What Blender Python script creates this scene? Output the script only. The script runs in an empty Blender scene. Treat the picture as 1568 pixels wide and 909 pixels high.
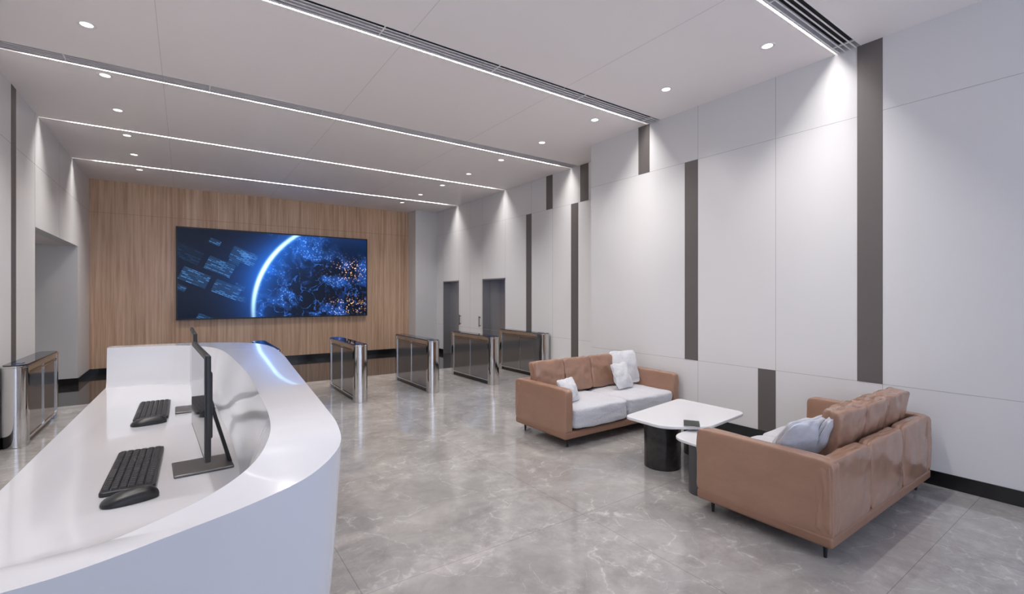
import bpy, bmesh, math, random
from mathutils import Vector, Matrix, noise
random.seed(3)
scene = bpy.context.scene
scene.view_settings.view_transform = 'Standard'
scene.view_settings.look = 'None'
scene.view_settings.exposure = 0.36
COL = scene.collection

# ------------------------------------------------------------------ materials
def srgb(r, g, b):
    f = lambda c: ((c/255)/12.92) if c/255 <= .04045 else (((c/255)+.055)/1.055)**2.4
    return (f(r), f(g), f(b), 1)

def mat(name, col, rough=.5, metal=0, coat=0, spec=.5, bump=0, bscale=20, vary=0, sheen=0):
    m = bpy.data.materials.new(name); m.use_nodes = True
    nt = m.node_tree; b = nt.nodes['Principled BSDF']
    b.inputs['Base Color'].default_value = col
    b.inputs['Roughness'].default_value = rough
    b.inputs['Metallic'].default_value = metal
    b.inputs['Coat Weight'].default_value = coat
    b.inputs['Specular IOR Level'].default_value = spec
    b.inputs['Sheen Weight'].default_value = sheen
    tc = nt.nodes.new('ShaderNodeTexCoord')
    nz = nt.nodes.new('ShaderNodeTexNoise'); nz.inputs['Scale'].default_value = bscale
    nz.inputs['Detail'].default_value = 5
    nt.links.new(tc.outputs['Object'], nz.inputs['Vector'])
    if vary:
        mx = nt.nodes.new('ShaderNodeMix'); mx.data_type = 'RGBA'
        mx.inputs[6].default_value = tuple(c*(1-vary) for c in col[:3])+(1,)
        mx.inputs[7].default_value = tuple(min(1, c*(1+vary)) for c in col[:3])+(1,)
        nt.links.new(nz.outputs['Fac'], mx.inputs[0]); nt.links.new(mx.outputs[2], b.inputs['Base Color'])
    if bump:
        bp = nt.nodes.new('ShaderNodeBump'); bp.inputs['Strength'].default_value = bump
        bp.inputs['Distance'].default_value = .02
        nt.links.new(nz.outputs['Fac'], bp.inputs['Height']); nt.links.new(bp.outputs['Normal'], b.inputs['Normal'])
    return m

def emis(name, col, s):
    m = bpy.data.materials.new(name); m.use_nodes = True
    b = m.node_tree.nodes['Principled BSDF']
    b.inputs['Emission Color'].default_value = col; b.inputs['Emission Strength'].default_value = s
    b.inputs['Base Color'].default_value = col
    return m

class NB:
    def __init__(s, nt): s.nt = nt
    def n(s, t, **k):
        x = s.nt.nodes.new(t)
        for a, v in k.items(): setattr(x, a, v)
        return x
    def put(s, sock, v):
        if isinstance(v, bpy.types.NodeSocket): s.nt.links.new(v, sock)
        else: sock.default_value = v
    def m(s, op, a, b=0.0, c=0.0, clamp=False):
        x = s.n('ShaderNodeMath', operation=op); x.use_clamp = clamp
        s.put(x.inputs[0], a); s.put(x.inputs[1], b); s.put(x.inputs[2], c)
        return x.outputs[0]
    def smooth(s, v, a, b):
        x = s.n('ShaderNodeMapRange', interpolation_type='SMOOTHSTEP')
        s.put(x.inputs[0], v); x.inputs[1].default_value = a; x.inputs[2].default_value = b
        return x.outputs[0]
    def scale(s, col, f):
        x = s.n('ShaderNodeVectorMath', operation='SCALE'); s.put(x.inputs[0], col); s.put(x.inputs['Scale'], f)
        return x.outputs[0]
    def add(s, a, b):
        x = s.n('ShaderNodeVectorMath', operation='ADD'); s.put(x.inputs[0], a); s.put(x.inputs[1], b)
        return x.outputs[0]
    def mix(s, f, a, b):
        x = s.n('ShaderNodeMix', data_type='RGBA'); s.put(x.inputs[0], f); s.put(x.inputs[6], a); s.put(x.inputs[7], b)
        return x.outputs[2]
    def mapping(s, v, loc=(0,0,0), rot=(0,0,0), sc=(1,1,1)):
        x = s.n('ShaderNodeMapping'); s.put(x.inputs[0], v)
        x.inputs[1].default_value = loc; x.inputs[2].default_value = rot; x.inputs[3].default_value = sc
        return x.outputs[0]

M_wall  = mat('wall_panel_white', srgb(224,223,223), .38, bump=.02, bscale=3)
M_ceil  = mat('ceiling_white', srgb(250,243,241), .55)
M_joint = mat('panel_joint', srgb(158,158,158), .7)
M_cjoint= mat('ceiling_joint', srgb(205,198,196), .7)
M_strip = mat('bronze_grey_strip', srgb(103,98,96), .45, metal=.15)
M_black = mat('black_skirting', (.006,.006,.007,1), .12, spec=.6)
M_desk  = mat('desk_solid_surface', srgb(219,219,223), .16, coat=.6)
M_chrome= mat('chrome', (.66,.65,.64,1), .07, metal=1)
M_steel = mat('brushed_lift_steel', (.34,.335,.34,1), .28, metal=.6)
M_gtop  = mat('gate_dark_glass', (.01,.014,.022,1), .05, spec=.8)
M_gpan  = mat('gate_side_glass', (.27,.27,.28,1), .10, metal=.7, spec=.8)
M_bronze= mat('gate_bronze_line', (.42,.28,.18,1), .3, metal=.8)
M_leath = mat('tan_leather', srgb(157,121,100), .27, coat=.25, bump=.3, bscale=8, vary=.10)
M_leath2= mat('tan_leather_base', srgb(142,106,85), .38, bump=.1, bscale=12, vary=.08)
M_fab   = mat('light_grey_fabric', srgb(202,202,207), .85, bump=.35, bscale=45, vary=.05, sheen=.3)
M_pilw  = mat('white_pillow_fabric', srgb(212,212,215), .85, bump=.3, bscale=30, vary=.04, sheen=.3)
M_pilb  = mat('grey_satin', srgb(199,199,204), .5, bump=.3, bscale=14, vary=.05, sheen=.3)
M_ttop  = mat('table_white_lacquer', srgb(228,228,231), .22, coat=.3)
M_tleg  = mat('black_marble_leg', (.028,.026,.025,1), .22, vary=.8, bscale=14)
M_tleg2 = mat('grey_lacquer_leg', (.06,.06,.065,1), .35)
M_plast = mat('black_plastic', (.012,.012,.013,1), .35)
M_key   = mat('black_key', (.022,.022,.024,1), .45)
M_grey  = mat('grey_metal_stand', (.17,.165,.165,1), .35, metal=.8)
M_white = mat('white_trim', srgb(240,236,235), .4)
M_dark  = mat('grille_void', (.02,.02,.02,1), .8)
M_lamp  = emis('lamp_glow', (1,.97,.93,1), 2.5)
M_slot  = emis('linear_lamp_glow', (1,.97,.95,1), 2)
M_page  = mat('magazine_paper', srgb(190,185,178), .4, vary=.5, bscale=25)
M_cover = mat('magazine_cover', (.03,.035,.03,1), .3, vary=.9, bscale=30)

def wood():
    m = bpy.data.materials.new('oak_veneer'); m.use_nodes = True
    nt = m.node_tree; N = NB(nt); b = nt.nodes['Principled BSDF']
    tc = N.n('ShaderNodeTexCoord'); P = tc.outputs['Object']
    sp = N.n('ShaderNodeSeparateXYZ'); nt.links.new(P, sp.inputs[0])
    plank = N.m('FLOOR', N.m('DIVIDE', sp.outputs[0], .30))
    wn = N.n('ShaderNodeTexWhiteNoise', noise_dimensions='1D'); nt.links.new(plank, wn.inputs['W'])
    off = N.n('ShaderNodeCombineXYZ'); N.put(off.inputs[2], N.m('MULTIPLY', wn.outputs[0], 40)); N.put(off.inputs[1], N.m('MULTIPLY', wn.outputs[0], 7))
    q = N.add(P, off.outputs[0])
    n1 = N.n('ShaderNodeTexNoise'); nt.links.new(N.mapping(q, sc=(22,1,.7)), n1.inputs['Vector']); n1.inputs['Detail'].default_value = 8
    n1.inputs['Scale'].default_value = 1
    n2 = N.n('ShaderNodeTexNoise'); nt.links.new(N.mapping(q, sc=(90,1,2.2)), n2.inputs['Vector']); n2.inputs['Detail'].default_value = 6
    n2.inputs['Scale'].default_value = 1
    f = N.m('ADD', N.m('MULTIPLY', n1.outputs[0], .7), N.m('MULTIPLY', n2.outputs[0], .3))
    f = N.m('ADD', f, N.m('MULTIPLY', N.m('SUBTRACT', wn.outputs[0], .5), .06))
    cr = N.n('ShaderNodeValToRGB'); nt.links.new(f, cr.inputs[0])
    e = cr.color_ramp.elements
    e[0].position = .33; e[0].color = srgb(186,150,122)
    e[1].position = .66; e[1].color = srgb(232,201,172)
    k = cr.color_ramp.elements.new(.5); k.color = srgb(213,179,149)
    nt.links.new(cr.outputs[0], b.inputs['Base Color'])
    b.inputs['Roughness'].default_value = .26
    return m
M_wood = wood()

def marble(name, tiles=True, dark=False):
    m = bpy.data.materials.new(name); m.use_nodes = True
    nt = m.node_tree; N = NB(nt); b = nt.nodes['Principled BSDF']
    tc = N.n('ShaderNodeTexCoord'); P = tc.outputs['Object']
    n1 = N.n('ShaderNodeTexNoise'); nt.links.new(P, n1.inputs['Vector']); n1.inputs['Scale'].default_value = 1.9; n1.inputs['Detail'].default_value = 10; n1.inputs['Roughness'].default_value = .68; n1.inputs['Distortion'].default_value = .8
    n2 = N.n('ShaderNodeTexNoise'); nt.links.new(P, n2.inputs['Vector']); n2.inputs['Scale'].default_value = 8; n2.inputs['Detail'].default_value = 9; n2.inputs['Roughness'].default_value = .72
    wv = N.n('ShaderNodeTexNoise'); nt.links.new(P, wv.inputs['Vector']); wv.inputs['Scale'].default_value = 1.7; wv.inputs['Detail'].default_value = 7
    warp = N.add(P, N.scale(wv.outputs['Color'], 1.1))
    def veins(loc, rot, sc, s, w):
        vo = N.n('ShaderNodeTexVoronoi', feature='DISTANCE_TO_EDGE'); nt.links.new(N.mapping(warp, loc=loc, rot=(0,0,rot), sc=sc), vo.inputs['Vector']); vo.inputs['Scale'].default_value = s
        return N.m('SUBTRACT', 1, N.smooth(vo.outputs['Distance'], 0, w))
    v1 = veins((0,0,0), .6, (.75,1.3,1), 1.1, .018)
    v2 = veins((3,1,0), -.4, (1.2,.8,1), 2.3, .022)
    v3 = veins((7,2,0), .2, (1,.9,1), .8, .12)
    msk = N.smooth(n2.outputs[0], .40, .62)
    vv = N.m('MULTIPLY', N.m('ADD', N.m('MULTIPLY', v1, .42), N.m('ADD', N.m('MULTIPLY', v2, .24), N.m('MULTIPLY', v3, .14))), msk)
    f = N.m('ADD', N.m('MULTIPLY', n1.outputs[0], .7), N.m('MULTIPLY', n2.outputs[0], .3))
    cr = N.n('ShaderNodeValToRGB'); nt.links.new(f, cr.inputs[0]); e = cr.color_ramp.elements
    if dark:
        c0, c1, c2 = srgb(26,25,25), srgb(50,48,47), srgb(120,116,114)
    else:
        c0, c1, c2 = srgb(147,143,141), srgb(175,172,169), srgb(222,218,214)
    e[0].position = .37; e[0].color = c0; e[1].position = .63; e[1].color = c1
    col = N.mix(vv, cr.outputs[0], c2)
    if tiles:
        sp = N.n('ShaderNodeSeparateXYZ'); nt.links.new(P, sp.inputs[0])
        def gl(s, o, per):
            d = N.m('ABSOLUTE', N.m('SUBTRACT', N.m('MODULO', N.m('ADD', s, per*10-o+per/2), per), per/2))
            return N.m('LESS_THAN', d, .002)
        g = N.m('MAXIMUM', gl(sp.outputs[0], .775, 1.6), gl(sp.outputs[1], .89, 1.6))
        col = N.mix(N.m('MULTIPLY', g, .5), col, srgb(80,78,76))
    nt.links.new(col, b.inputs['Base Color'])
    rr = N.m('ADD', N.m('MULTIPLY', n2.outputs[0], .10), .03 if not dark else .0)
    nt.links.new(rr, b.inputs['Roughness'])
    b.inputs['Specular IOR Level'].default_value = .8 if not dark else .5
    return m
M_floor = marble('polished_grey_marble')
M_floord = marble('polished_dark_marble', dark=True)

def tvmat():
    m = bpy.data.materials.new('video_wall_image'); m.use_nodes = True
    nt = m.node_tree; N = NB(nt); b = nt.nodes['Principled BSDF']
    tc = N.n('ShaderNodeTexCoord'); P = tc.outputs['Object']
    sp = N.n('ShaderNodeSeparateXYZ'); nt.links.new(P, sp.inputs[0])
    x, z = sp.outputs[0], sp.outputs[2]
    dx = N.m('SUBTRACT', x, 3.54); dz = N.m('SUBTRACT', z, 1.25)
    r = N.m('SQRT', N.m('ADD', N.m('MULTIPLY', dx, dx), N.m('MULTIPLY', dz, dz)))
    d = N.m('SUBTRACT', r, 2.24)
    def gau(v, k): return N.m('EXPONENT', N.m('MULTIPLY', N.m('MULTIPLY', v, v), -k))
    along = gau(N.m('SUBTRACT', z, 2.3), 1.3)
    core = N.m('MULTIPLY', gau(d, 650), N.m('ADD', N.m('MULTIPLY', along, 1.5), .2))
    inside = N.smooth(d, .03, -.03)
    glow = N.m('MULTIPLY', N.m('EXPONENT', N.m('MULTIPLY', N.m('ABSOLUTE', d), -4.0)), N.m('ADD', N.m('MULTIPLY', along, .9), .18))
    nz = N.n('ShaderNodeTexNoise'); nt.links.new(P, nz.inputs[0]); nz.inputs['Scale'].default_value = 2.0; nz.inputs['Detail'].default_value = 9; nz.inputs['Distortion'].default_value = .6
    nzf = N.n('ShaderNodeTexNoise'); nt.links.new(P, nzf.inputs[0]); nzf.inputs['Scale'].default_value = 11; nzf.inputs['Detail'].default_value = 6
    nzw = N.add(P, N.scale(nz.outputs['Color'], .7))
    vo = N.n('ShaderNodeTexVoronoi', feature='DISTANCE_TO_EDGE'); nt.links.new(nzw, vo.inputs['Vector']); vo.inputs['Scale'].default_value = 3.4
    brk = N.smooth(nzf.outputs[0], .42, .62)
    net = N.m('MULTIPLY', N.m('MULTIPLY', N.m('SUBTRACT', 1, N.smooth(vo.outputs['Distance'], 0, .05)), inside), brk)
    fadeTR = N.m('SUBTRACT', 1, N.m('MULTIPLY', N.smooth(x, 2.4, 3.4), N.smooth(z, 2.2, 2.8)))
    vp = N.n('ShaderNodeTexVoronoi'); nt.links.new(P, vp.inputs['Vector']); vp.inputs['Scale'].default_value = 20
    dots = N.m('SUBTRACT', 1, N.smooth(vp.outputs['Distance'], .12, .42))
    reg = N.m('MAXIMUM', N.m('MULTIPLY', gau(N.m('SUBTRACT', x, 3.55), 7), gau(N.m('SUBTRACT', z, 2.25), 18)),
              N.m('MULTIPLY', gau(N.m('SUBTRACT', x, 3.5), 7), gau(N.m('SUBTRACT', z, 1.35), 30)))
    orange = N.m('MULTIPLY', N.m('MULTIPLY', dots, reg), N.smooth(nzf.outputs[0], .40, .56))
    cool = N.m('MULTIPLY', N.m('MULTIPLY', dots, inside), N.m('MULTIPLY', N.smooth(nz.outputs[0], .50, .62), fadeTR))
    def hudlayer(rot, loc, bw, rh, th):
        q = N.mapping(P, loc=loc, rot=(0, math.radians(rot), 0))
        sx = N.n('ShaderNodeSeparateXYZ'); nt.links.new(q, sx.inputs[0])
        cx = N.n('ShaderNodeCombineXYZ'); nt.links.new(sx.outputs[0], cx.inputs[0]); nt.links.new(sx.outputs[2], cx.inputs[1])
        def brick(w, h, ms):
            br = N.n('ShaderNodeTexBrick'); nt.links.new(cx.outputs[0], br.inputs['Vector'])
            br.inputs['Scale'].default_value = 1; br.inputs['Brick Width'].default_value = w; br.inputs['Row Height'].default_value = h
            br.inputs['Color1'].default_value = (0,0,0,1); br.inputs['Color2'].default_value = (1,1,1,1); br.inputs['Mortar'].default_value = (0,0,0,1)
            br.inputs['Mortar Size'].default_value = ms
            return br.outputs['Color']
        pan = N.smooth(brick(bw, rh, .06), th, th+.06)
        txt = N.smooth(brick(.13, .034, .009), .35, .9)
        return N.m('MULTIPLY', pan, N.m('ADD', N.m('MULTIPLY', txt, .9), .14))
    hud = N.m('ADD', hudlayer(-24, (0,0,0), .66, .42, .60), N.m('MULTIPLY', hudlayer(-24, (.3,0,.7), .34, .24, .74), .8))
    hud = N.m('MULTIPLY', hud, N.smooth(d, .12, .35))
    c = N.scale((.002,.006,.018), 1.0)
    c = N.add(c, N.scale((.008,.10,.48), N.m('MULTIPLY', glow, 1.7)))
    c = N.add(c, N.scale((.50,.85,1.0), N.m('MULTIPLY', core, 1.5)))
    c = N.add(c, N.scale((.03,.14,.55), N.m('MULTIPLY', N.m('MULTIPLY', net, fadeTR), .9)))
    c = N.add(c, N.scale((.01,.07,.33), N.m('MULTIPLY', N.m('MULTIPLY', N.smooth(nz.outputs[0], .46, .66), inside), N.m('MULTIPLY', fadeTR, 1.1))))
    c = N.add(c, N.scale((.25,.55,1.0), N.m('MULTIPLY', cool, .6)))
    c = N.add(c, N.scale((.10,.34,.80), N.m('MULTIPLY', hud, .6)))
    c = N.add(c, N.scale((1.0,.55,.30), N.m('MULTIPLY', orange, 2.0)))
    b.inputs['Base Color'].default_value = (.003,.003,.005,1)
    b.inputs['Roughness'].default_value = .25
    b.inputs['Specular IOR Level'].default_value = .2
    nt.links.new(c, b.inputs['Emission Color']); b.inputs['Emission Strength'].default_value = .8
    return m
M_tv = tvmat()

# ------------------------------------------------------------------ mesh helpers
def finish(name, bm, mats, parent=None, smooth=False, bevel=0, seg=2, subsurf=0, loc=None, rot=None, sharp=35):
    bmesh.ops.recalc_face_normals(bm, faces=bm.faces)
    me = bpy.data.meshes.new(name); bm.to_mesh(me); bm.free()
    for m in (mats if isinstance(mats, (list, tuple)) else [mats]): me.materials.append(m)
    o = bpy.data.objects.new(name, me); COL.objects.link(o)
    if smooth or bevel:
        for p in me.polygons: p.use_smooth = True
        me.set_sharp_from_angle(angle=math.radians(sharp))
    if bevel:
        md = o.modifiers.new('bevel', 'BEVEL'); md.width = bevel; md.segments = seg; md.limit_method = 'ANGLE'; md.angle_limit = math.radians(30)
    if subsurf:
        md = o.modifiers.new('sub', 'SUBSURF'); md.levels = subsurf; md.render_levels = subsurf
    if loc: o.location = loc
    if rot: o.rotation_euler = rot
    if parent: o.parent = parent
    return o

def box(bm, x0, x1, y0, y1, z0, z1, mi=0):
    v = [bm.verts.new(c) for c in [(x0,y0,z0),(x1,y0,z0),(x1,y1,z0),(x0,y1,z0),(x0,y0,z1),(x1,y0,z1),(x1,y1,z1),(x0,y1,z1)]]
    for f in [(0,3,2,1),(4,5,6,7),(0,1,5,4),(1,2,6,5),(2,3,7,6),(3,0,4,7)]:
        bm.faces.new([v[i] for i in f]).material_index = mi

def cyl(bm, cx, cy, r0, r1, z0, z1, n=32, mi=0, sx=1, sy=1):
    a = [bm.verts.new((cx+sx*r0*math.cos(2*math.pi*i/n), cy+sy*r0*math.sin(2*math.pi*i/n), z0)) for i in range(n)]
    b = [bm.verts.new((cx+sx*r1*math.cos(2*math.pi*i/n), cy+sy*r1*math.sin(2*math.pi*i/n), z1)) for i in range(n)]
    for i in range(n):
        bm.faces.new([a[i], a[(i+1)%n], b[(i+1)%n], b[i]]).material_index = mi
    bm.faces.new(a[::-1]).material_index = mi; bm.faces.new(b).material_index = mi

def prism(bm, pts, z0, z1, mi=0):
    a = [bm.verts.new((p[0], p[1], z0)) for p in pts]; b = [bm.verts.new((p[0], p[1], z1)) for p in pts]
    n = len(pts)
    for i in range(n): bm.faces.new([a[i], a[(i+1)%n], b[(i+1)%n], b[i]]).material_index = mi
    bm.faces.new(a[::-1]).material_index = mi; bm.faces.new(b).material_index = mi

def round_poly(pts, rad, n=8):
    out = []; L = len(pts)
    for i in range(L):
        p = Vector(pts[i]); a = Vector(pts[i-1]); b = Vector(pts[(i+1) % L])
        r = rad[i] if isinstance(rad, (list, tuple)) else rad
        da = (a-p).normalized(); db = (b-p).normalized()
        s = p+da*r; e = p+db*r
        for k in range(n+1):
            t = k/n; out.append(tuple((1-t)**2*s + 2*t*(1-t)*p + t*t*e))
    return out

def boxobj(name, b, m, parent=None, bevel=0, **k):
    bm = bmesh.new(); box(bm, *b); return finish(name, bm, m, parent, bevel=bevel, **k)

def empty(name, loc=(0,0,0), rz=0):
    e = bpy.data.objects.new(name, None); e.empty_display_size = .2
    e.location = loc; e.rotation_euler = (0, 0, rz); COL.objects.link(e); return e

def soft(name, sx, sy, sz, m, parent, loc, rot=(0,0,0), puff=.25, e=5, cuts=14, wr=.006, seed=0, pinch=0):
    bm = bmesh.new(); bmesh.ops.create_cube(bm, size=2)
    bmesh.ops.subdivide_edges(bm, edges=bm.edges, cuts=cuts, use_grid_fill=True)
    for v in bm.verts:
        x, y, z = v.co
        n = (abs(x)**e+abs(y)**e+abs(z)**e)**(1/e)
        mx = max(abs(x), abs(y), abs(z))
        x, y, z = x*mx/n, y*mx/n, z*mx/n
        cz = 1-puff*(1-(1-x*x)*(1-y*y))
        w = noise.noise(Vector((x*2.2+seed, y*2.2, z*2+seed*.7)))*wr*2 + noise.noise(Vector((x*6+seed, y*6, z*6)))*wr
        if pinch:
            k = 1-pinch*(1-abs(x*y))*max(abs(x), abs(y))**4
            x *= k; y *= k
        v.co = (x*sx/2, y*sy/2, z*cz*sz/2)
        v.co += Vector((x, y, z)).normalized()*w
    o = finish(name, bm, m, parent, smooth=True, subsurf=1, loc=loc, rot=rot, sharp=180)
    return o

# ------------------------------------------------------------------ room shell
H = 3.94; XL = -1.58; XR = 5.18; XF = 5.82; YB = 12.5; YS = -3.0; YJ = 5.24
boxobj('floor', (XL-2.2, XF+1.4, YS-.3, 9.2, -.1, 0), M_floor)
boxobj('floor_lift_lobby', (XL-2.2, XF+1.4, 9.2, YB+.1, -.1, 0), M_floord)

slots = [(1.885,1.905,True),(4.135,4.155,True),(6.385,6.405,True),(8.555,8.575,False),(10.775,10.795,False)]
bm = bmesh.new(); y = YS-.2
gr = bmesh.new(); lamp = bmesh.new()
for (a, b, g) in slots:
    start = a-.20 if g else a
    box(bm, XL-2.2, XF+1.4, y, start, H, H+.12)
    x1 = XR if b < YJ else XF
    if g:
        box(gr, XL, x1, start, a, H+.09, H+.10, 1)
        for k in range(5):
            yy = start+k*.045
            box(gr, XL, x1, yy, yy+.010, H-.002, H+.004, 0)
        xx = XL+.6
        while xx < x1:
            box(gr, xx, xx+.012, start, a-.005, H-.001, H+.004, 0); xx += 1.2
        box(gr, XL, x1, a-.006, a+.001, H-.002, H+.09, 0)
    box(lamp, XL, x1, a+.002, b-.002, H+.026, H+.034, 0)
    y = b
box(bm, XL-2.2, XF+1.4, y, YB+.1, H, H+.12)
box(bm, XL-2.2, XF+1.4, YS-.2, YB+.1, H+.13, H+.2)
finish('ceiling', bm, M_ceil)
finish('air_grille', gr, [M_white, M_dark])
finish('linear_ceiling_light', lamp, M_slot)
bm = bmesh.new()
for x in (-.2, 1.65, 3.5):
    box(bm, x-.0015, x+.0015, YS, YB, H-.001, H+.002)
finish('trim_ceiling_joint', bm, M_cjoint)

boxobj('wall_right', (XR, XF+.3, YS, YJ, 0, H+.1), M_wall)
doors = [(8.56, 9.53), (10.70, 11.60)]; DH = 1.99
bm = bmesh.new()
box(bm, XF, XF+.3, YJ, 8.56, 0, H+.1); box(bm, XF, XF+.3, 9.53, 10.70, 0, H+.1); box(bm, XF, XF+.3, 11.60, YB+.1, 0, H+.1)
for a, b in doors: box(bm, XF, XF+.3, a, b, DH, H+.1)
finish('wall_right_lobby', bm, M_wall)
boxobj('wall_column', (XR, XF+.02, 12.0, YB, 0, H+.05), M_wall)
for i, (a, b) in enumerate(doors):
    e = empty('door_%d' % (i+1), (0,0,0))
    bm = bmesh.new()
    box(bm, XF+.20, XF+.24, a, (a+b)/2-.003, 0, DH); box(bm, XF+.20, XF+.24, (a+b)/2+.003, b, 0, DH)
    finish('lift_leaf', bm, M_steel, e)
    bm = bmesh.new()
    box(bm, XF-.004, XF+.24, a, a+.03, 0, DH); box(bm, XF-.004, XF+.24, b-.03, b, 0, DH); box(bm, XF-.004, XF+.24, a, b, DH-.03, DH)
    finish('lift_jamb', bm, M_steel, e)
e = empty('door_handle_pair')
for yy in (9.62, 10.60):
    bm = bmesh.new()
    box(bm, XF-.05, XF-.035, yy-.01, yy+.01, .84, 1.10)
    box(bm, XF-.04, XF, yy-.008, yy+.008, .86, .88); box(bm, XF-.04, XF, yy-.008, yy+.008, 1.06, 1.08)
    finish('handle', bm, M_grey, e)

boxobj('wall_back', (XL-.2, XR+.7, YB, YB+.2, 0, H+.1), M_wood)
bm = bmesh.new()
box(bm, XL, XR, YB-.002, YB+.01, 3.278, 3.284)
for x in (-.34, .86, 2.06, 3.26, 4.46):
    box(bm, x-.002, x+.002, YB-.001, YB+.01, .12, H)
finish('trim_wood_joint', bm, mat('wood_joint', srgb(155,120,94), .6))
bm = bmesh.new()
OA, OB, OH = 8.4, 11.3, 2.48
box(bm, XL-.15, XL, YS, OA, 0, H+.1); box(bm, XL-.15, XL, OB, YB+.1, 0, H+.1); box(bm, XL-.15, XL, OA, OB, OH, H+.1)
finish('wall_left', bm, M_wall)
bm = bmesh.new()
box(bm, XL-2.0, XL-.15, OB, OB+.15, 0, H+.1)
box(bm, XL-2.2, XL-2.0, OA-.15, OB+.15, 0, H+.1)
box(bm, XL-2.0, XL-.15, OA-.15, OA, 0, H+.1)
finish('wall_corridor', bm, M_wall)
boxobj('ceiling_corridor', (XL-2.0, XL-.15, OA, OB, OH, OH+.1), M_ceil)
e = empty('window_1')
bm = bmesh.new()
for i in range(6):
    x = XL + (XR-XL)*i/5
    box(bm, x-.04, x+.04, YS-.1, YS, 0, H)
box(bm, XL, XR, YS-.1, YS, 0, .12); box(bm, XL, XR, YS-.1, YS, 2.6, 2.68); box(bm, XL, XR, YS-.1, YS, H-.1, H)
finish('mullions', bm, M_strip, e)

bm = bmesh.new(); box(bm, XR-.012, XR, YS, YJ+.012, 0, .12); box(bm, XR-.012, XF, YJ, YJ+.012, 0, .12); finish('baseboard_right', bm, M_black)
bm = bmesh.new()
box(bm, XF-.012, XF, YJ, 8.56, 0, .12); box(bm, XF-.012, XF, 9.53, 10.7, 0, .12); box(bm, XF-.012, XF, 11.6, 12, 0, .12)
box(bm, XR-.012, XF, 11.988, 12.0, 0, .12); box(bm, XR-.012, XR, 12, YB, 0, .12)
finish('baseboard_right_lobby', bm, M_black)
boxobj('baseboard_back', (XL, XR, YB-.012, YB, 0, .12), M_black)
bm = bmesh.new(); box(bm, XL, XL+.012, YS, OA, 0, .12); box(bm, XL, XL+.012, OB, YB, 0, .12); box(bm, XL-2, XL, OB-.012, OB, 0, .12); finish('baseboard_left', bm, M_black)

Z1, Z2 = .795, 3.28
bm = bmesh.new()
def st(X, y0, y1, z0, z1): box(bm, X-.004, X+.01, y0, y1, z0, z1)
st(XR, 1.528, 1.723, Z1, H); st(XR, 3.39, 3.572, Z1, Z2); st(XR, 4.12, 4.308, Z2, H); st(XR, 2.464, 2.651, .12, Z1)
st(XF, 6.93, 7.12, Z2, H); st(XF, 5.95, 6.16, Z2, H); st(XF, 7.60, 7.78, .12, Z2); st(XF, 6.21, 6.40, .12, Z2)
st(XR, -.4, -.2, Z1, Z2)
box(bm, XL-.01, XL+.004, 7.40, 7.57, Z1, H); box(bm, XL-.01, XL+.004, 4.2, 4.4, Z1, Z2)
finish('trim_accent_strip', bm, M_strip)
bm = bmesh.new(); g = .0015
for z in (Z1, Z2):
    box(bm, XR-.001, XR+.01, YS, YJ, z-g, z+g); box(bm, XF-.001, XF+.01, YJ, 12, z-g, z+g)
box(bm, XL-.01, XL+.001, YS, YB, Z2-g, Z2+g)
for yy, z0, z1 in ((2.464,.12,H),(3.388,.12,H),(4.12,Z2,H),(1.528,.12,Z1),(.3,.12,H),(-1,.12,H)):
    box(bm, XR-.001, XR+.01, yy-g, yy+g, z0, z1)
for yy, z0, z1 in ((6.21,Z2,H),(6.93,.12,H),(7.60,.12,H),(8.56,DH,H),(9.53,DH,H),(9.58,.12,DH),(10.64,.12,DH),(10.7,DH,H),(11.6,.12,H),(10.11,.12,H)):
    box(bm, XF-.001, XF+.01, yy-g, yy+g, z0, z1)
for yy in (8.4, 6.0, 9.8):
    box(bm, XL-.01, XL+.001, yy-g, yy+g, OH, H)
finish('trim_wall_joint', bm, M_joint)

# ------------------------------------------------------------------ downlights
def downlight(x, y, power, z=H):
    e = empty('recessed_downlight', (x, y, z))
    bm = bmesh.new(); n = 28
    rings = [(.045,-.003),(.060,-.006),(.068,-.002),(.068,.004),(.045,.004)]
    vs = [[bm.verts.new((r*math.cos(2*math.pi*i/n), r*math.sin(2*math.pi*i/n), zz)) for i in range(n)] for r, zz in rings]
    for k in range(5):
        for i in range(n):
            bm.faces.new([vs[k][i], vs[k][(i+1)%n], vs[(k+1)%5][(i+1)%n], vs[(k+1)%5][i]])
    finish('trim_ring', bm, M_white, e, smooth=True)
    bm = bmesh.new(); cyl(bm, 0, 0, .046, .046, -.002, .002, 24); finish('lens', bm, M_lamp, e)
    l = bpy.data.lights.new('beam', 'SPOT'); l.energy = power; l.spot_size = math.radians(110); l.spot_blend = 1; l.shadow_soft_size = .04; l.color = (1,.96,.93)
    lo = bpy.data.objects.new('beam', l); COL.objects.link(lo); lo.location = (0,0,-.02); lo.parent = e
for k in range(9): downlight(4.47, 2.2+1.125*k, 38)
for k in range(9): downlight(-.70, 2.0+1.135*k, 38)
downlight(XL-1.0, 9.8, 30, OH)  # unseen lamp in the corridor, added to brighten the far end

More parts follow.
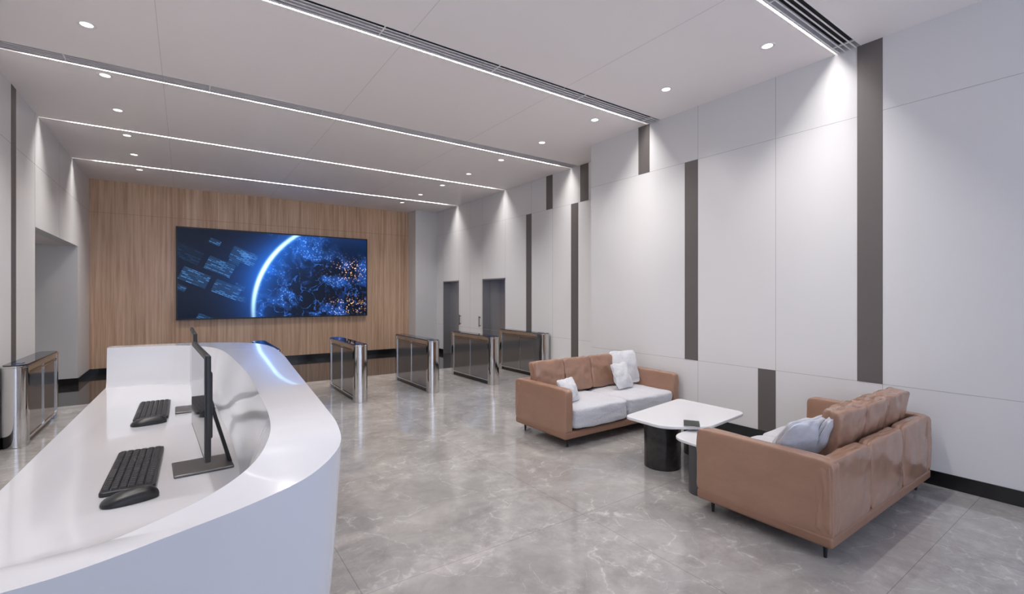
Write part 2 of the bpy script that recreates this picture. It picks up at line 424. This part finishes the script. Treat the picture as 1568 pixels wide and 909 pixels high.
for (a, b, g) in slots:
    x1 = XR if b < YJ else XF
    l = bpy.data.lights.new('linear_lamp', 'AREA'); l.shape = 'RECTANGLE'; l.size = x1-XL-.60; l.size_y = .016; l.energy = 66; l.color = (1,.965,.94)
    lo = bpy.data.objects.new('linear_lamp', l); COL.objects.link(lo); lo.location = ((XL+x1)/2, (a+b)/2, H+.020)
l = bpy.data.lights.new('window_portal', 'AREA'); l.shape = 'RECTANGLE'; l.size = XR-XL; l.size_y = H-.3; l.cycles.is_portal = True
lo = bpy.data.objects.new('window_portal', l); COL.objects.link(lo); lo.location = ((XL+XR)/2, YS-.12, H/2); lo.rotation_euler = (math.radians(90), 0, 0)
w = bpy.data.worlds.new('world'); scene.world = w; w.use_nodes = True
w.node_tree.nodes['Background'].inputs[0].default_value = (.68,.77,1,1); w.node_tree.nodes['Background'].inputs[1].default_value = 1.7

# ------------------------------------------------------------------ video wall
e = empty('video_wall_screen')
boxobj('housing', (-.17, 3.98, YB-.09, YB-.003, 1.06, 3.10), M_plast, e)
boxobj('display', (-.14, 3.95, YB-.094, YB-.088, 1.09, 3.07), M_tv, e)

# ------------------------------------------------------------------ turnstiles
M_reader = mat('reader_blue', (.02,.06,.2,1), .2)
def gate(x):
    e = empty('turnstile_gate', (x, 7.73, 0))
    W, L, T = .10, .78, .87
    for s in (-1, 1):
        bm = bmesh.new()
        pts = []
        for k in range(17):
            a = math.pi*k/16
            pts.append((W*math.cos(a), s*(L-.07)+s*.07*math.sin(a)))
        pts += [(-W, s*(L-.13)), (W, s*(L-.13))]
        prism(bm, pts, 0, T-.03)
        finish('end_pillar', bm, M_chrome, e, bevel=.004)
    bm = bmesh.new(); box(bm, -W+.015, W-.015, -(L-.12), L-.12, .07, T-.03); finish('side_panel', bm, M_gpan, e)
    bm = bmesh.new(); box(bm, -W+.035, W-.035, -(L-.14), L-.14, 0, .07); finish('plinth', bm, M_black, e)
    bm = bmesh.new()
    for s in (-1, 1):
        x0, x1 = (s*(W-.016), s*(W-.004)) if s > 0 else (s*(W-.004), s*(W-.016))
        box(bm, x0, x1, -(L-.13), L-.13, T-.075, T-.03); box(bm, x0, x1, -(L-.13), L-.13, .07, .09)
        box(bm, x0, x1, -.006, .006, .09, T-.07)
    finish('frame_rail', bm, M_chrome, e)
    bm = bmesh.new()
    for s in (-1, 1):
        x0, x1 = sorted((s*(W-.012), s*(W+.001)))
        box(bm, x0, x1, -(L-.2), L-.2, T-.11, T-.095)
    finish('bronze_line', bm, M_bronze, e)
    bm = bmesh.new()
    pts = [( (W+.004)*math.cos(math.pi*k/16), L-.07+.075*math.sin(math.pi*k/16)) for k in range(17)]
    pts += [(-(W+.004)*math.cos(math.pi*k/16), -(L-.07)-.075*math.sin(math.pi*k/16)) for k in range(17)]
    prism(bm, pts, T-.03, T-.012)
    finish('top_rim', bm, M_chrome, e, bevel=.003)
    bm = bmesh.new(); prism(bm, [(p[0]*.9, p[1]*.985) for p in pts], T-.012, T); finish('top_glass', bm, M_gtop, e, bevel=.003)
    bm = bmesh.new(); box(bm, -.04, .04, -L+.14, -L+.24, T, T+.004); finish('card_reader', bm, M_reader, e)
    return e
for x in (-1.47, .96, 2.15, 3.34, 4.53, 5.70): gate(x)

# ------------------------------------------------------------------ sofas
def sofa(cx, cy, rz):
    e = empty('leather_sofa', (cx, cy, 0), rz)
    W, D = 1.92, .90; w2, d2 = W/2, D/2
    bm = bmesh.new(); box(bm, -w2+.005, w2-.005, -d2+.005, d2-.005, .10, .175); finish('base_frame', bm, M_leath2, e, bevel=.02, seg=3)
    for s in (-1, 1):
        soft('arm', D, .47, .115, M_leath, e, (s*(w2-.058), 0, .385), (math.radians(90), 0, math.radians(90)), puff=.06, e=16, cuts=16, wr=.003, seed=s*3)
    n = 3; wi = W/n
    for k in range(n):
        soft('back_panel', wi-.001, .46, .115, M_leath, e, (-w2+wi*(k+.5), d2-.057, .385), (math.radians(90), 0, 0), puff=.16, e=11, wr=.005, seed=k*5+1)
    inner = W-.24; cw = .445
    for k in range(3):
        soft('back_cushion', cw-.003, .40, .17, M_leath, e, (-inner/2+cw*(k+.5), d2-.205, .625), (math.radians(81), 0, 0), puff=.22, e=14, cuts=16, wr=.007, seed=k*7+2)
    sw = inner/2
    for k in range(2):
        soft('seat_cushion', sw-.003, .74, .25, M_fab, e, (-inner/2+sw*(k+.5), -.105, .30), (0, 0, 0), puff=.08, e=11, wr=.006, seed=k*11)
    for sx in (-1, 1):
        for sy in (-1, 1):
            bm = bmesh.new(); cyl(bm, sx*(w2-.10), sy*(d2-.08), .009, .016, 0, .105, 14); finish('leg', bm, M_plast, e, smooth=True)
    return e
sofa(4.16, 4.06, 0)
sofa(4.06, 1.60, math.pi)

def pillow(x, y, z, sx, sy, th, rot, m, seed):
    return soft('throw_pillow', sx, sy, th, m, None, (x, y, z), tuple(math.radians(a) for a in rot), puff=.78, e=8, cuts=16, wr=.008, seed=seed, pinch=.07)
pillow(3.47, 3.86, .55, .33, .27, .13, (68, 0, 18), M_pilw, 1)
pillow(4.79, 4.22, .65, .44, .44, .14, (74, 0, -8), M_pilw, 5)
pillow(4.53, 4.03, .585, .33, .33, .13, (68, 0, 8), M_pilw, 9)
pillow(3.45, 1.50, .60, .48, .40, .18, (60, 0, 172), M_pilb, 12)
pillow(3.70, 1.42, .60, .42, .38, .15, (66, 0, 184), M_pilb, 15)

# ------------------------------------------------------------------ coffee tables
e = empty('coffee_table')
bm = bmesh.new()
prism(bm, round_poly([(3.42,3.02),(4.50,3.18),(4.50,2.42),(3.74,2.34),(3.42,2.58)], [.08,.07,.10,.12,.10]), .425, .455)
finish('top', bm, M_ttop, e, bevel=.008, seg=3)
bm = bmesh.new(); cyl(bm, 3.68, 2.78, .165, .165, 0, .425, 48)
finish('drum_leg', bm, M_tleg, e, smooth=True)
bm = bmesh.new(); cyl(bm, 4.25, 2.80, .12, .12, 0, .425, 40); finish('rear_leg', bm, M_tleg, e, smooth=True)
e = empty('side_table')
bm = bmesh.new()
prism(bm, round_poly([(3.36,2.46),(3.82,2.50),(3.84,2.08),(3.33,2.08)], .15), .385, .41)
finish('top', bm, M_ttop, e, bevel=.007, seg=3)
bm = bmesh.new(); cyl(bm, 3.44, 2.21, .105, .105, 0, .385, 40); finish('round_leg', bm, M_tleg2, e, smooth=True)
e = empty('magazine', (3.68, 2.47, .4555), math.radians(35))
bm = bmesh.new(); box(bm, -.095, .095, -.065, .065, 0, .008); finish('pages', bm, M_page, e)
bm = bmesh.new(); box(bm, -.096, .096, -.066, .066, .008, .010); finish('cover', bm, M_cover, e)

# ------------------------------------------------------------------ reception desk
WZ = .85
S = [
 ((-.53,5.24,1.165),(-.53,5.06,1.165),(-.53,5.02,WZ)),
 ((-.05,5.20,1.165),(-.12,5.00,1.165),(-.14,4.95,WZ)),
 ((.30,5.06,1.165),(.06,4.86,1.165),(.02,4.80,WZ)),
 ((.52,4.80,1.165),(.18,4.62,1.165),(.12,4.56,WZ)),
 ((.60,4.40,1.165),(.24,4.30,1.165),(.17,4.25,WZ)),
 ((.59,3.80,1.165),(.27,3.70,1.165),(.20,3.68,WZ)),
 ((.54,3.10,1.162),(.285,3.00,1.162),(.22,3.02,WZ)),
 ((.49,2.42,1.16),(.27,2.32,1.158),(.21,2.42,WZ)),
 ((.463,1.99,1.152),(.258,1.96,1.145),(.185,2.14,WZ)),
 ((.45,1.74,1.135),(.235,1.79,1.115),(.13,1.99,WZ)),
 ((.42,1.60,1.10),(.18,1.71,1.06),(.06,1.91,WZ)),
 ((.32,1.53,1.05),(.08,1.68,1.005),(-.03,1.87,WZ)),
 ((.18,1.53,1.005),(-.05,1.69,.955),(-.14,1.86,WZ)),
 ((0,1.565,.955),(-.21,1.72,.905),(-.27,1.86,WZ)),
 ((-.28,1.63,.885),(-.42,1.77,.868),(-.45,1.86,WZ)),
 ((-.60,1.69,.856),(-.60,1.81,.853),(-.60,1.87,WZ)),
]
def cr(p0, p1, p2, p3, t):
    return tuple(.5*((2*b)+(-a+c)*t+(2*a-5*b+4*c-d)*t*t+(-a+3*b-3*c+d)*t**3) for a, b, c, d in zip(p0, p1, p2, p3))
sub = 6; rows = []
for i in range(len(S)-1):
    i0, i3 = max(i-1, 0), min(i+2, len(S)-1)
    for k in range(sub):
        rows.append([Vector(cr(S[i0][j], S[i][j], S[i+1][j], S[i3][j], k/sub)) for j in range(3)])
rows.append([Vector(p) for p in S[-1]])
desk = empty('reception_desk')
bm = bmesh.new(); G = []
for O, I, B in rows:
    inw = (I-O); inw.z = 0
    inw = inw.normalized() if inw.length > 1e-4 else Vector((0,1,0))
    F = O+inw*.09; F.z = 0; Mm = O+inw*.02; Mm.z = O.z-.35; M2 = O+inw*.002; M2.z = O.z-.06
    d = (B-I); d.z = 0; d = d.normalized() if d.length > 1e-4 else Vector((0,0,0))
    hh = I.z-WZ
    c0 = B+d*min(.03, hh*.2); c0.z = WZ
    G.append([bm.verts.new(p) for p in (F, Mm, M2, O, I, B.lerp(I, .15), c0)])
for i in range(len(G)-1):
    for j in range(6):
        bm.faces.new([G[i][j], G[i+1][j], G[i+1][j+1], G[i][j+1]])
wt = [g[6] for g in G]
bm.faces.new(wt)
a0 = bm.verts.new((wt[0].co.x, wt[0].co.y, 0)); a1 = bm.verts.new((wt[-1].co.x, wt[-1].co.y, 0))
bm.faces.new([wt[0], a0, a1, wt[-1]])
bm.faces.new([G[0][0], G[0][1], G[0][2], G[0][3], G[0][4], G[0][5], G[0][6], a0])
bm.faces.new([G[-1][0], G[-1][1], G[-1][2], G[-1][3], G[-1][4], G[-1][5], G[-1][6], a1])
finish('desk_body', bm, M_desk, desk, bevel=.012, seg=4, sharp=50)

def monitor(x, y, rz):
    e = empty('computer_monitor', (x, y, WZ+.001), rz)
    bm = bmesh.new(); box(bm, -.012, .008, -.34, .34, .11, .52); finish('panel', bm, M_plast, e, bevel=.006)
    bm = bmesh.new(); box(bm, .008, .024, -.22, .22, .17, .44); finish('rear_housing', bm, M_plast, e, bevel=.007)
    bm = bmesh.new(); box(bm, -.0135, -.012, -.325, .325, .13, .505); finish('display', bm, M_gtop, e)
    bm = bmesh.new(); box(bm, -.10, .115, -.10, .10, 0, .010); finish('foot_plate', bm, M_grey, e, bevel=.004)
    bm = bmesh.new()
    v = [(.100,.008),(.115,.008),(.036,.30),(.022,.30)]
    a = [bm.verts.new((p[0], -.035, p[1])) for p in v]; b = [bm.verts.new((p[0], .035, p[1])) for p in v]
    for i in range(4): bm.faces.new([a[i], a[(i+1)%4], b[(i+1)%4], b[i]])
    bm.faces.new(a); bm.faces.new(b[::-1])
    finish('stand_arm', bm, M_plast, e, bevel=.003)
monitor(.055, 2.45, math.radians(3))
monitor(.045, 3.72, math.radians(1))

def keyboard(x, y, rz):
    e = empty('computer_keyboard', (x, y, WZ+.001), rz)
    bm = bmesh.new(); prism(bm, round_poly([(-.085,-.28),(.085,-.28),(.085,.28),(-.085,.28)], .015, 4), 0, .016); finish('case', bm, M_plast, e, bevel=.004)
    bm = bmesh.new()
    rws, cols = 6, 20
    for r in range(rws):
        for c in range(cols):
            if r == 5 and 5 <= c <= 9:
                if c > 5: continue
                y0 = -.265+.0265*5; y1 = -.265+.0265*10-.004
            else:
                y0 = -.265+.0265*c; y1 = y0+.0225
            x0 = .075-.0255*(r+1)+.002; x1 = x0+.0215
            v0 = [bm.verts.new(p) for p in ((x0,y0,.016),(x1,y0,.016),(x1,y1,.016),(x0,y1,.016))]
            i = .003
            v1 = [bm.verts.new(p) for p in ((x0+i,y0+i,.023),(x1-i,y0+i,.023),(x1-i,y1-i,.023),(x0+i,y1-i,.023))]
            for k in range(4): bm.faces.new([v0[k], v0[(k+1)%4], v1[(k+1)%4], v1[k]])
            bm.faces.new(v1)
    finish('keys', bm, M_key, e)
def mouse(x, y, rz):
    bm = bmesh.new(); bmesh.ops.create_uvsphere(bm, u_segments=32, v_segments=18, radius=1)
    for v in bm.verts:
        a, b, c = v.co
        n = (abs(a)**2.6+abs(b)**2.6+abs(c)**2)**(1/2.4)
        a, b, c = a/n, b/n, c/n
        if c < -.15: c = -.15
        v.co = (a*.085, b*.045*(1-.15*a), (c+.15)*.036*(1+.25*a))
    finish('computer_mouse', bm, M_plast, None, smooth=True, loc=(x, y, WZ+.001), rot=(0,0,rz), sharp=80)
keyboard(-.175, 2.56, math.radians(-1)); mouse(-.165, 2.19, math.radians(4))
keyboard(-.17, 3.80, math.radians(0)); mouse(-.175, 3.44, math.radians(4))

# ------------------------------------------------------------------ camera
cam = bpy.data.cameras.new('camera'); co = bpy.data.objects.new('camera', cam); COL.objects.link(co)
cam.sensor_width = 36; cam.lens = 16.37; cam.shift_y = -.0016; cam.clip_start = .05
co.location = (0, 0, 1.6); co.rotation_euler = (math.radians(90), 0, math.radians(-35.04))
scene.camera = co
